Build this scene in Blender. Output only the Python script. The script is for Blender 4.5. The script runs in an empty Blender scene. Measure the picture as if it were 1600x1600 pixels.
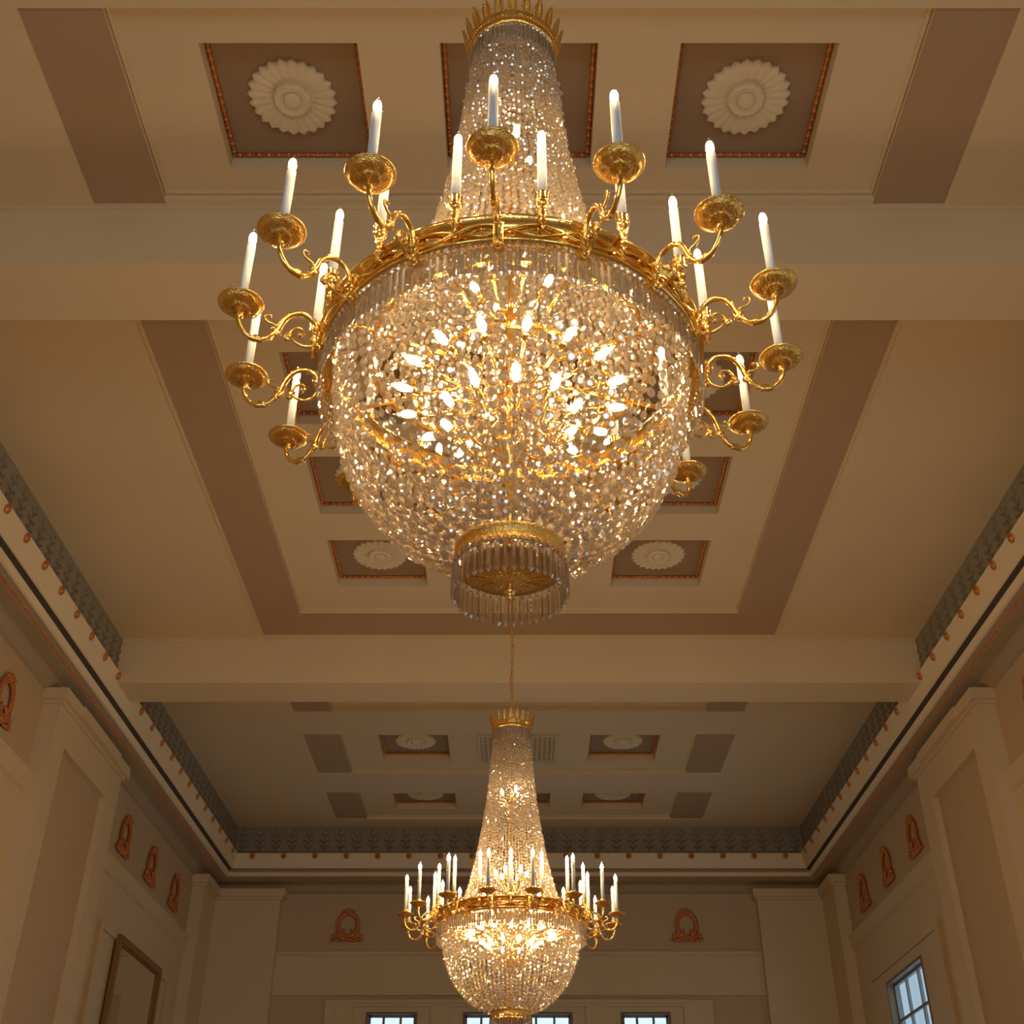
import bpy, math, random
from mathutils import Vector, Matrix
PI = math.pi
random.seed(7)
scene = bpy.context.scene
COL = scene.collection

# ------------------------------------------------------------------ camera, world, light, exposure
EYE = 1.6                       # eye height; all z below are written relative to the eye and lifted at the end
cam_data = bpy.data.cameras.new('camera')
cam = bpy.data.objects.new('camera', cam_data)
COL.objects.link(cam)
cam_data.sensor_width = 36.0
cam_data.lens = 36.0 * 1804.0 / 1600.0
cam_data.shift_x = -11.0 / 1600.0
cam_data.clip_start = 0.05
cam.location = (0, 0, 0)
cam.rotation_euler = (PI / 2 + math.atan(1205.0 / 1804.0), 0, 0)
scene.camera = cam

world = bpy.data.worlds.new('sky')
scene.world = world
world.use_nodes = True
bg = world.node_tree.nodes['Background']
bg.inputs[0].default_value = (0.78, 0.91, 0.96, 1)
bg.inputs[1].default_value = 1.3

def area(name, loc, rot, sx, sy, power, color):
    l = bpy.data.lights.new(name, 'AREA')
    l.shape = 'RECTANGLE'; l.size = sx; l.size_y = sy
    l.energy = power; l.color = color
    o = bpy.data.objects.new(name, l); COL.objects.link(o)
    o.location = loc; o.rotation_euler = rot
    return o
# daylight falling through the tall windows in the wall behind the viewer
for wx in (-3.2, 0.0, 3.2):
    area('window_daylight', (wx, -6.45, 1.1), (PI / 2, 0, 0), 1.8, 4.2, 62, (0.80, 0.90, 1.0))

vs = scene.view_settings
vs.view_transform = 'Standard'
vs.look = 'None'
vs.gamma = 1.0
vs.exposure = -0.08
vs.use_curve_mapping = False
cy = scene.cycles
cy.max_bounces = 10
cy.diffuse_bounces = 4
cy.glossy_bounces = 4
cy.transmission_bounces = 6
cy.transparent_max_bounces = 24
cy.sample_clamp_indirect = 6.0
cy.caustics_reflective = False
cy.caustics_refractive = False
cy.use_light_tree = True

BULB = 440.0

# ------------------------------------------------------------------ materials
def mat(name):
    m = bpy.data.materials.new(name); m.use_nodes = True
    return m, m.node_tree.nodes, m.node_tree.links
def principled(name, color, rough=0.6, metal=0.0, noise=0.0, nscale=6.0, bump=0.0, bscale=60.0, spec=0.5):
    m, n, l = mat(name)
    b = n['Principled BSDF']
    b.inputs['Base Color'].default_value = (*color, 1)
    b.inputs['Roughness'].default_value = rough
    b.inputs['Metallic'].default_value = metal
    b.inputs['Specular IOR Level'].default_value = spec
    if noise or bump:
        tc = n.new('ShaderNodeTexCoord')
    if noise:
        t = n.new('ShaderNodeTexNoise'); t.inputs['Scale'].default_value = nscale; t.inputs['Detail'].default_value = 4
        l.new(tc.outputs['Object'], t.inputs['Vector'])
        r = n.new('ShaderNodeMapRange')
        r.inputs['To Min'].default_value = 1 - noise; r.inputs['To Max'].default_value = 1 + noise
        l.new(t.outputs['Fac'], r.inputs['Value'])
        mx = n.new('ShaderNodeMix'); mx.data_type = 'RGBA'; mx.blend_type = 'MULTIPLY'
        mx.inputs['Factor'].default_value = 1
        mx.inputs['A'].default_value = (*color, 1)
        l.new(r.outputs['Result'], mx.inputs['B'])
        l.new(mx.outputs['Result'], b.inputs['Base Color'])
    if bump:
        t2 = n.new('ShaderNodeTexNoise'); t2.inputs['Scale'].default_value = bscale; t2.inputs['Detail'].default_value = 3
        l.new(tc.outputs['Object'], t2.inputs['Vector'])
        bp = n.new('ShaderNodeBump'); bp.inputs['Strength'].default_value = bump; bp.inputs['Distance'].default_value = 0.004
        l.new(t2.outputs['Fac'], bp.inputs['Height'])
        l.new(bp.outputs['Normal'], b.inputs['Normal'])
    return m

CREAM = principled('cream_plaster', (0.74, 0.60, 0.40), 0.75, noise=0.04, nscale=1.3, bump=0.15, bscale=30)
CREAM2 = principled('cream_wall_paint', (0.70, 0.565, 0.375), 0.6, noise=0.04, nscale=1.1)
BROWN = principled('taupe_band_paint', (0.46, 0.325, 0.21), 0.8, noise=0.04, nscale=2)
PANEL = principled('coffer_brown_paint', (0.36, 0.245, 0.155), 0.8, noise=0.05, nscale=2)
WALLP = principled('beige_wall_paint', (0.59, 0.44, 0.285), 0.7, noise=0.04, nscale=1.5)
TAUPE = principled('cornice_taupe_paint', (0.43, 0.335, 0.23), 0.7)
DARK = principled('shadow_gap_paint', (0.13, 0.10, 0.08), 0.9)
FRIEZE = principled('grey_frieze_paint', (0.30, 0.27, 0.21), 0.8, noise=0.12, nscale=5)
FRIEZE2 = principled('shaded_frieze_leaf', (0.22, 0.19, 0.145), 0.8)  # leaves coloured darker than the band, standing in for shadows in the relief
ROSE = principled('white_plaster', (0.80, 0.69, 0.50), 0.7)
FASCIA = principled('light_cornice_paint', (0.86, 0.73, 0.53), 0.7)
COPPER = principled('copper_gilding', (0.66, 0.245, 0.07), 0.42, 0.55, noise=0.25, nscale=30)
GOLD = principled('polished_gold', (1.0, 0.66, 0.20), 0.16, 1.0, bump=0.25, bscale=70)
GOLDR = principled('chased_gold', (1.0, 0.64, 0.18), 0.22, 1.0, bump=1.0, bscale=160)
TUBE = principled('white_candle_sleeve', (0.74, 0.78, 0.86), 0.45)
FLOOR = principled('oak_floor', (0.52, 0.34, 0.19), 0.4, noise=0.2, nscale=3)
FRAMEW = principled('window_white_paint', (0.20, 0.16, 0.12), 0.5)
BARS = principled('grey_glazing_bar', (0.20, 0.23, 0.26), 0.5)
WOODF = principled('gilt_brown_mirror_frame', (0.30, 0.15, 0.045), 0.35, 0.2, noise=0.2, nscale=20)
MIRROR = principled('mirror_glass', (0.78, 0.76, 0.70), 0.04, 1.0)
STONE = principled('pale_stone', (0.50, 0.58, 0.66), 0.8, noise=0.08)
VENT = principled('vent_paint', (0.68, 0.56, 0.38), 0.6)

def thin_glass(name, tint=(1, 1, 1), gloss=0.08):
    m, n, l = mat(name)
    n.remove(n['Principled BSDF'])
    out = n['Material Output']
    tr = n.new('ShaderNodeBsdfTransparent'); tr.inputs[0].default_value = (*tint, 1)
    gl = n.new('ShaderNodeBsdfGlossy'); gl.inputs['Roughness'].default_value = 0.03
    mx = n.new('ShaderNodeMixShader'); mx.inputs[0].default_value = gloss
    l.new(tr.outputs[0], mx.inputs[1]); l.new(gl.outputs[0], mx.inputs[2]); l.new(mx.outputs[0], out.inputs[0])
    return m
PANE = thin_glass('window_glass', (0.95, 0.98, 1.0), 0.06)
BULBGLASS = thin_glass('bulb_glass', (1, 1, 1), 0.16)

def crystal(name, tint, f_tr, f_body, rough=0.03, f_ref=0.3):
    # cut crystal: part passes straight through, part mirrors off the facets, part scatters inside the cut
    m, n, l = mat(name)
    n.remove(n['Principled BSDF'])
    out = n['Material Output']
    tr = n.new('ShaderNodeBsdfTransparent'); tr.inputs[0].default_value = (0.99, 0.97, 0.95, 1)
    gl = n.new('ShaderNodeBsdfGlossy'); gl.inputs['Roughness'].default_value = rough; gl.inputs[0].default_value = (1, 0.97, 0.93, 1)
    rf = n.new('ShaderNodeBsdfRefraction'); rf.inputs['IOR'].default_value = 1.55; rf.inputs['Roughness'].default_value = 0.02
    tl = n.new('ShaderNodeBsdfTranslucent'); tl.inputs[0].default_value = (*tint, 1)
    df = n.new('ShaderNodeBsdfDiffuse'); df.inputs[0].default_value = (*tint, 1)
    m1 = n.new('ShaderNodeMixShader'); m1.inputs[0].default_value = 0.5
    l.new(tl.outputs[0], m1.inputs[1]); l.new(df.outputs[0], m1.inputs[2])
    m2 = n.new('ShaderNodeMixShader'); m2.inputs[0].default_value = f_body
    l.new(gl.outputs[0], m2.inputs[1]); l.new(m1.outputs[0], m2.inputs[2])
    m4 = n.new('ShaderNodeMixShader'); m4.inputs[0].default_value = f_ref
    l.new(tr.outputs[0], m4.inputs[1]); l.new(rf.outputs[0], m4.inputs[2])
    m3 = n.new('ShaderNodeMixShader'); m3.inputs[0].default_value = f_tr
    l.new(m2.outputs[0], m3.inputs[1]); l.new(m4.outputs[0], m3.inputs[2])
    l.new(m3.outputs[0], out.inputs[0])
    return m
CRYSTAL = crystal('cut_crystal', (0.92, 0.80, 0.68), 0.46, 0.34)
PRISM = crystal('clear_crystal_prism', (0.97, 0.88, 0.78), 0.68, 0.14, 0.02, 0.40)

def emis(name, color, s):
    m, n, l = mat(name)
    n.remove(n['Principled BSDF'])
    e = n.new('ShaderNodeEmission'); e.inputs[0].default_value = (*color, 1); e.inputs[1].default_value = s
    l.new(e.outputs[0], n['Material Output'].inputs[0])
    return m
GLOW = emis('lit_filament', (1.0, 0.66, 0.30), BULB)
GLOW_FAR = emis('lit_filament_far', (1.0, 0.66, 0.30), BULB * 1.4)
GLOWIN_FAR = emis('lit_bulb_far', (1.0, 0.66, 0.30), BULB * 0.33)
GLOWIN = emis('lit_bulb', (1.0, 0.66, 0.30), BULB * 0.24)

# ------------------------------------------------------------------ mesh helpers
class MB:
    def __init__(s):
        s.v = []; s.f = []; s.m = []; s.smooth = []
    def add(s, verts, faces, mi=0, sm=False):
        b = len(s.v)
        s.v += [tuple(p) for p in verts]
        for f in faces:
            s.f.append(tuple(b + i for i in f)); s.m.append(mi); s.smooth.append(sm)
    def box(s, x0, x1, y0, y1, z0, z1, mi=0):
        v = [(x0, y0, z0), (x1, y0, z0), (x1, y1, z0), (x0, y1, z0), (x0, y0, z1), (x1, y0, z1), (x1, y1, z1), (x0, y1, z1)]
        s.add(v, [(0, 3, 2, 1), (4, 5, 6, 7), (0, 1, 5, 4), (1, 2, 6, 5), (2, 3, 7, 6), (3, 0, 4, 7)], mi)
    def lathe(s, prof, n=24, mi=0, sm=True, mod=None, close=True, M=None):
        vs_ = []
        for (r, z) in prof:
            for i in range(n):
                a = 2 * PI * i / n
                rr, zz = (r, z) if mod is None else mod(r, z, a)
                p = Vector((rr * math.cos(a), rr * math.sin(a), zz))
                vs_.append(M @ p if M else p)
        fs = []
        for j in range(len(prof) - 1):
            for i in range(n):
                k = (i + 1) % n
                fs.append((j * n + i, j * n + k, (j + 1) * n + k, (j + 1) * n + i))
        if close:
            fs.append(tuple(range(n - 1, -1, -1)))
            fs.append(tuple((len(prof) - 1) * n + i for i in range(n)))
        s.add(vs_, fs, mi, sm)
    def tube(s, pts, rad, n=8, mi=0, sm=True, cap=True):
        pts = [Vector(p) for p in pts]
        m = len(pts)
        rads = rad if isinstance(rad, (list, tuple)) else [rad] * m
        up = None; vs_ = []
        for i, p in enumerate(pts):
            t = (pts[min(i + 1, m - 1)] - pts[max(i - 1, 0)])
            t = t.normalized() if t.length > 1e-9 else Vector((0, 0, 1))
            if up is None:
                up = Vector((0, 0, 1)) if abs(t.z) < 0.9 else Vector((1, 0, 0))
            side = t.cross(up).normalized(); up = side.cross(t).normalized()
            for k in range(n):
                a = 2 * PI * k / n
                vs_.append(p + (side * math.cos(a) + up * math.sin(a)) * rads[i])
        fs = []
        for j in range(m - 1):
            for i in range(n):
                k = (i + 1) % n
                fs.append((j * n + i, j * n + k, (j + 1) * n + k, (j + 1) * n + i))
        if cap:
            fs.append(tuple(range(n - 1, -1, -1))); fs.append(tuple((m - 1) * n + i for i in range(n)))
        s.add(vs_, fs, mi, sm)
    def ball(s, c, rx, ry=None, rz=None, nu=8, nv=6, mi=0, sm=True, R=None):
        ry = rx if ry is None else ry; rz = rx if rz is None else rz
        c = Vector(c); vs_ = []
        def P(x, y, z):
            p = Vector((x, y, z))
            return c + (R @ p if R else p)
        vs_.append(P(0, 0, rz))
        for j in range(1, nv):
            b = PI * j / nv
            for i in range(nu):
                a = 2 * PI * i / nu
                vs_.append(P(rx * math.sin(b) * math.cos(a), ry * math.sin(b) * math.sin(a), rz * math.cos(b)))
        vs_.append(P(0, 0, -rz))
        fs = [(0, 1 + i, 1 + (i + 1) % nu) for i in range(nu)]
        for j in range(nv - 2):
            for i in range(nu):
                k = (i + 1) % nu
                fs.append((1 + j * nu + i, 1 + (j + 1) * nu + i, 1 + (j + 1) * nu + k, 1 + j * nu + k))
        L = len(vs_) - 1; b0 = 1 + (nv - 2) * nu
        fs += [(L, b0 + (i + 1) % nu, b0 + i) for i in range(nu)]
        s.add(vs_, fs, mi, sm)
    def mesh(s, name, mats):
        me = bpy.data.meshes.new(name)
        me.from_pydata(s.v, [], s.f)
        for m in mats: me.materials.append(m)
        me.polygons.foreach_set('material_index', s.m)
        me.polygons.foreach_set('use_smooth', s.smooth)
        me.update()
        return me
    def build(s, name, mats, parent=None, loc=None, rz=0.0):
        if not isinstance(mats, (list, tuple)): mats = [mats]
        return put(s.mesh(name, mats), name, parent, loc, rz)
def put(me, name, parent=None, loc=None, rz=0.0):
    o = bpy.data.objects.new(name, me); COL.objects.link(o)
    o.parent = parent
    if loc is not None: o.location = loc
    if rz: o.rotation_euler = (0, 0, rz)
    return o
def empty(name, loc=(0, 0, 0), parent=None, rz=0.0):
    o = put(None, name, parent, loc, rz); o.empty_display_size = 0.1
    return o
def tag(o, label, cat, group=None):
    o['label'] = label; o['category'] = cat
    if group: o['group'] = group
    return o
def struct(o, label=None):
    o['kind'] = 'structure'
    if label: o['label'] = label
    return o
def kids(o):
    return list(o.children)
def copy_tree(o, parent=None):
    c = o.copy(); COL.objects.link(c)
    if parent is not None: c.parent = parent
    for ch in kids(o): copy_tree(ch, c)
    return c
def spline(pts, seg=6):
    P = [Vector(p) for p in pts]; out = []
    for i in range(len(P) - 1):
        a = P[max(i - 1, 0)]; b = P[i]; c = P[i + 1]; d = P[min(i + 2, len(P) - 1)]
        for k in range(seg):
            t = k / seg
            out.append(0.5 * ((2 * b) + (c - a) * t + (2 * a - 5 * b + 4 * c - d) * t * t + (3 * b - a - 3 * c + d) * t ** 3))
    out.append(P[-1])
    return out

def relief(mb, us, ws, fn, mp):
    """grid of cells; fn(u, w) gives (height, material) or None for an opening; mp(u, w, h) -> point"""
    us = sorted(set(round(u, 5) for u in us)); ws = sorted(set(round(w, 5) for w in ws))
    nu, nw = len(us) - 1, len(ws) - 1
    G = [[fn((us[i] + us[i + 1]) / 2, (ws[j] + ws[j + 1]) / 2) for j in range(nw)] for i in range(nu)]
    for i in range(nu):
        for j in range(nw):
            g = G[i][j]
            if g is not None:
                h, m = g
                mb.add([mp(us[i], ws[j], h), mp(us[i + 1], ws[j], h), mp(us[i + 1], ws[j + 1], h), mp(us[i], ws[j + 1], h)], [(0, 1, 2, 3)], m)
            if i + 1 < nu and g is not None and G[i + 1][j] is not None and abs(g[0] - G[i + 1][j][0]) > 1e-6:
                g2 = G[i + 1][j]; u = us[i + 1]
                ms = g[2] if len(g) > 2 else (g2[2] if len(g2) > 2 else 0)
                mb.add([mp(u, ws[j], g[0]), mp(u, ws[j + 1], g[0]), mp(u, ws[j + 1], g2[0]), mp(u, ws[j], g2[0])], [(0, 1, 2, 3)], ms)
            if j + 1 < nw and g is not None and G[i][j + 1] is not None and abs(g[0] - G[i][j + 1][0]) > 1e-6:
                g2 = G[i][j + 1]; w = ws[j + 1]
                ms = g[2] if len(g) > 2 else (g2[2] if len(g2) > 2 else 0)
                mb.add([mp(us[i], w, g[0]), mp(us[i + 1], w, g[0]), mp(us[i + 1], w, g2[0]), mp(us[i], w, g2[0])], [(0, 1, 2, 3)], ms)

# ------------------------------------------------------------------ room
W, YE, YR, ZF = 5.285, 19.92, -6.0, -1.6
H = 6.5; HF = 6.56; HC = 6.70; HB = 5.93
# beams
BEAMS = [(-1.05, -0.45), (5.75, 6.32), (12.53, 13.07)]
# sunken centre fields
FIELDS = [(-0.35, 1.95), (2.02, 4.00), (4.17, 5.67), (6.90, 11.88), (13.15, 14.62), (15.43, 16.94), (17.77, 19.05)]
BANDS = [(-0.35, 1.95), (2.02, 4.00), (4.17, 5.72), (13.15, 14.65), (15.43, 16.94), (17.77, 19.05)]
CX = [(-2.04, -1.03), (-0.505, 0.505), (1.03, 2.04)]
ROWS = [(2.2, 3.2), (4.45, 5.44), (7.38, 8.37), (8.87, 9.86), (10.36, 11.34), (15.60, 16.60), (17.98, 18.72)]
XI, XO = 2.56, 3.08
def inr(v, lst):
    return any(a < v < b for a, b in lst)
def ceil_fn(x, y):
    if inr(y, BEAMS): return (HB, 0)
    ax = abs(x)
    vent = 15 < y < 17 and ax < 0.52
    if inr(x, CX) and inr(y, ROWS) and not (15 < y < 17.3 and ax < 0.6): return (HC, 0)
    if 6.38 < y < 12.42 and ax < XO:
        if 6.90 < y < 11.88 and ax < XI: return (HF, 0)
        return (H + 0.012, 1)
    if inr(y, FIELDS) and ax < XI: return (HF, 0)
    if inr(y, BANDS) and XI < ax < XO: return (H + 0.012, 1)
    return (H, 0)
mb = MB()
ux = [-4.9, 4.9, XI, XO, -XI, -XO] + [v for c in CX for v in c]
wy = [YR, YE, 6.38, 12.42] + [v for L in (BEAMS, FIELDS, BANDS, ROWS) for c in L for v in c]
relief(mb, ux, wy, ceil_fn, lambda u, w, h: (u, w, h))
ceiling = struct(mb.build('ceiling', [CREAM, BROWN]))
# coffer panels and their bead mouldings are parts of the ceiling
def bead_run(mb, p0, p1, r, step):
    p0, p1 = Vector(p0), Vector(p1); d = p1 - p0; n = max(2, int(d.length / step)); u = d.normalized()
    q = u.to_track_quat('X', 'Z').to_matrix()
    mb.tube([p0, p1], r * 0.6, 6, 0)
    for i in range(n):
        c = p0 + d * ((i + 0.5) / n)
        mb.ball(c, step * 0.32, r, r, 8, 5, 0, True, q)
        for s_ in (-0.42, 0.5):
            mb.ball(c + u * step * s_, step * 0.055, r * 0.95, r * 0.95, 6, 4, 0, True, q)
def panel_mesh(w, d):
    m = MB(); m.box(-w / 2, w / 2, -d / 2, d / 2, 0, 0.012)
    return m.mesh('coffer_panel', [PANEL])
def mould_mesh(w, d):
    m = MB(); r = 0.020; a, b = w / 2 - r, d / 2 - r
    for p, q in (((-a, -b), (a, -b)), ((a, -b), (a, b)), ((a, b), (-a, b)), ((-a, b), (-a, -b))):
        bead_run(m, (*p, -0.012), (*q, -0.012), r, 0.066)
    return m.mesh('bead_moulding', [COPPER])
cache = {}
coffers = []
for ri, (y0, y1) in enumerate(ROWS):
    for ci, (x0, x1) in enumerate(CX):
        if 15 < y0 < 17 and ci == 1: continue
        key = (round(x1 - x0, 2), round(y1 - y0, 2))
        if key not in cache: cache[key] = (panel_mesh(x1 - x0, y1 - y0), mould_mesh(x1 - x0, y1 - y0))
        c = ((x0 + x1) / 2, (y0 + y1) / 2, HC - 0.012)
        put(cache[key][0], 'coffer_panel', ceiling, c)
        put(cache[key][1], 'bead_moulding', ceiling, c)
        coffers.append((ri, ci, c))
# thin plaster fillets round the painted bands
mb = MB()
def fillet(mb, x0, x1, y0, y1, z, t=0.022, h=0.016):
    mb.box(x0, x1, y0 - t, y0, z - h, z); mb.box(x0, x1, y1, y1 + t, z - h, z)
    mb.box(x0 - t, x0, y0 - t, y1 + t, z - h, z); mb.box(x1, x1 + t, y0 - t, y1 + t, z - h, z)
fillet(mb, -XO, XO, 6.38, 12.42, H)
for y0, y1 in FIELDS:
    fillet(mb, -XI + .03, XI - .03, y0 + .03, y1 - .03, HF)
mb.build('plaster_fillet', [CREAM], ceiling)
bm_beam = MB()
for y0, y1 in BEAMS:
    for yy in (y0 - 0.02, y1):
        bm_beam.box(-4.8, 4.8, yy, yy + 0.02, H - 0.03, H)
bm_beam.build('beam_moulding', [CREAM], ceiling)

floor = MB(); floor.box(-W - .3, W + .3, YR - .3, YE + .3, ZF - 0.1, ZF)
struct(floor.build('floor', [FLOOR]))

# walls --------------------------------------------------------------
TOP = 6.75
PIL = [(-1.60, 0.60), (5.10, 7.30), (11.85, 14.18)]       # pilasters on the side walls
WIN_Y = [(2.05, 3.65), (8.75, 10.35), (15.72, 17.42)]
SUR_Y = [(1.20, 4.50), (7.90, 11.20), (14.85, 18.20)]
def side_fn(right):
    def fn(y, z):
        if right and inr(y, WIN_Y) and -0.7 < z < 3.56: return None
        if inr(y, SUR_Y) and z < 3.78:
            for a, b in SUR_Y:
                if a < y < b and (y < a + 0.10 or y > b - 0.10 or z > 3.70): return (0.075, 1)
            return (0.045, 1)
        if z > 4.55: return (0.0, 0)
        return (0.015, 1)
    return fn
ys = [YR, YE] + [v for L in (WIN_Y, SUR_Y) for c in L for v in c] + [v for a, b in SUR_Y for v in (a + .1, b - .1)]
zs = [ZF, -0.7, 3.56, 3.70, 3.78, 4.55, TOP]
mb = MB(); relief(mb, ys, zs, side_fn(False), lambda u, w, h: (-W + h, u, w)); struct(mb.build('wall_left', [WALLP, CREAM2]))
mb = MB(); relief(mb, ys, zs, side_fn(True), lambda u, w, h: (W - h, u, w)); wall_right = struct(mb.build('wall_right', [WALLP, CREAM2]))
# outer leaves so that no light leaks in
for nm, x0, x1 in (('wall_left_outer', -W - 0.28, -W - 0.02), ):
    mb = MB(); mb.box(x0, x1, YR - .3, YE + .3, ZF, TOP); struct(mb.build(nm, [STONE]))
EW = [(-2.45, -1.63), (-0.90, 0.86), (1.63, 2.43)]
def end_fn(x, z):
    if inr(x, EW) and -0.7 < z < 3.62: return None
    if abs(x) < 3.12 and z < 3.80:
        if abs(x) > 2.95 or (z > 3.74 and abs(x) > 2.75): return (0.05, 1)
        if z > 3.745: return (0.09, 1)
        for a, b in EW:
            if a - 0.22 < x < b + 0.22 and z < 3.70:
                return (0.035, 1)
        return (0.065, 1)
    if z > 4.53: return (0.0, 0)
    if z > 3.88: return (0.03, 1)
    return (0.0, 0)
xs = [-W, W, 3.12, 2.95, 2.75, -3.12, -2.95, -2.75] + [v for a, b in EW for v in (a, b, a - .22, b + .22)]
zs2 = [ZF, -0.7, 3.62, 3.70, 3.745, 3.80, 3.88, 4.53, TOP]
mb = MB(); relief(mb, xs, zs2, end_fn, lambda u, w, h: (u, YE - h, w)); struct(mb.build('wall_far', [WALLP, CREAM2]))
RW = [(-4.2, -2.2), (-1.0, 1.0), (2.2, 4.2)]
def rear_fn(x, z):
    if inr(x, RW) and -1.0 < z < 3.4: return None
    return (0.0, 0)
mb = MB(); relief(mb, [-W, W] + [v for c in RW for v in c], [ZF, -1.0, 3.4, TOP], rear_fn, lambda u, w, h: (u, YR + h, w)); struct(mb.build('wall_near', [CREAM2]))

# wall moulding below the upper frieze, as trim of each wall section
trim_i = [0]
def trim(mb, mats, label=None):
    trim_i[0] += 1
    return struct(mb.build('trim_%d' % trim_i[0], mats), label)
def prof_run(mb, prof, A, B, inward, mi=0):
    """extrude profile [(p, z)] from A to B (xy), p measured along inward"""
    vs_ = []
    for P in (A, B):
        for (p, z) in prof: vs_.append((P[0] + inward[0] * p, P[1] + inward[1] * p, z))
    n = len(prof)
    mb.add(vs_, [(i, i + 1, n + i + 1, n + i) for i in range(n - 1)] + [tuple(range(n)), tuple(range(2 * n - 1, n - 1, -1))], mi)
STRIP = [(0.0, 4.57), (0.075, 4.56), (0.075, 4.52), (0.055, 4.50), (0.055, 4.36), (0.02, 4.34), (0.0, 4.33)]
SECT = [(0.60, 5.10), (7.30, 11.85), (14.18, 18.90)]
for sx in (-1, 1):
    mb = MB()
    for a, b in SECT: prof_run(mb, STRIP, (sx * W, a), (sx * W, b), (-sx, 0))
    trim(mb, [CREAM2])
mb = MB(); prof_run(mb, [(0, 4.56), (0.06, 4.55), (0.06, 4.50), (0.03, 4.48), (0, 4.48)], (-4.05, YE), (4.05, YE), (0, -1)); trim(mb, [CREAM2])

# pilasters
def capital(mb, x0, x1, y0, y1, sx, p):
    # x0/x1 = wall plane and inward direction handled by sx
    for (e, z0, z1) in ((0.0, 5.10, 5.35), (0.03, 5.35, 5.39), (0.070, 5.39, 5.52)):
        xa, xb = sorted((sx * W, sx * (W - p - e)))
        mb.box(xa, xb, y0 - e, y1 + e, z0, z1)
def pilaster(sx, y0, y1):
    mb = MB(); p = 0.2
    def slab(ya, yb, za, zb, q):
        xa, xb = sorted((sx * W, sx * (W - q))); mb.box(xa, xb, ya, yb, za, zb)
    slab(y0, y0 + 0.35, ZF, 5.1, p); slab(y1 - 0.40, y1, ZF, 5.1, p)
    slab(y0 + 0.35, y1 - 0.40, 4.97, 5.1, p)
    capital(mb, 0, 0, y0, y1, sx, p)
    # middle block of the capital breaks forward
    m = (y0 + y1) / 2
    xa, xb = sorted((sx * (W - 0.262), sx * (W - 0.30))); mb.box(xa, xb, m - 0.72, m + 0.72, 5.395, 5.515)
    o = trim(mb, [CREAM2], 'cream pilaster with stepped capital and sunken front panel')
    mb = MB(); xa, xb = sorted((sx * W, sx * (W - 0.12))); mb.box(xa, xb, y0 + .35, y1 - .4, ZF, 4.97)
    mb.build('sunken_panel', [WALLP], o)
for sx in (-1, 1):
    for a, b in PIL: pilaster(sx, a, b)
def corner(sx):
    mb = MB(); p = 0.2
    for e, z0, z1 in ((0, ZF, 5.35), (0.03, 5.35, 5.39), (0.070, 5.39, 5.52)):
        xa, xb = sorted((sx * W, sx * (W - p - e))); mb.box(xa, xb, 18.90 - e, YE, z0, z1)
        xa, xb = sorted((sx * (W - p - e), sx * (4.0 - e))); mb.box(xa, xb, YE - p - e, YE, z0, z1)
    trim(mb, [CREAM2], 'cream corner pilaster with stepped capital')
corner(-1); corner(1)

# cornice --------------------------------------------------------------
C_TAUPE = [(0.0, 5.50), (0.04, 5.52), (0.06, 5.56), (0.09, 5.615), (0.12, 5.63), (0.285, 5.638), (0.30, 5.65), (0.315, 5.675), (0.36, 5.69)]
C_CREAM = [(0.36, 5.69), (0.385, 5.697), (0.42, 5.745)]
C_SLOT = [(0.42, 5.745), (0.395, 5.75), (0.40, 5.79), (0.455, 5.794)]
C_FASC = [(0.455, 5.794), (0.475, 5.80), (0.535, 6.01), (0.545, 6.03), (0.45, 6.035)]
C_FRZ = [(0.45, 6.035), (0.452, 6.10), (0.47, 6.5)]
corners = [(-1, YR, (1, 1)), (-1, YE, (1, -1)), (1, YE, (-1, -1)), (1, YR, (-1, 1))]
def corner_pt(i, p):
    sx, y, d = corners[i % 4]
    return (sx * W + d[0] * p, y + d[1] * p)
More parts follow.
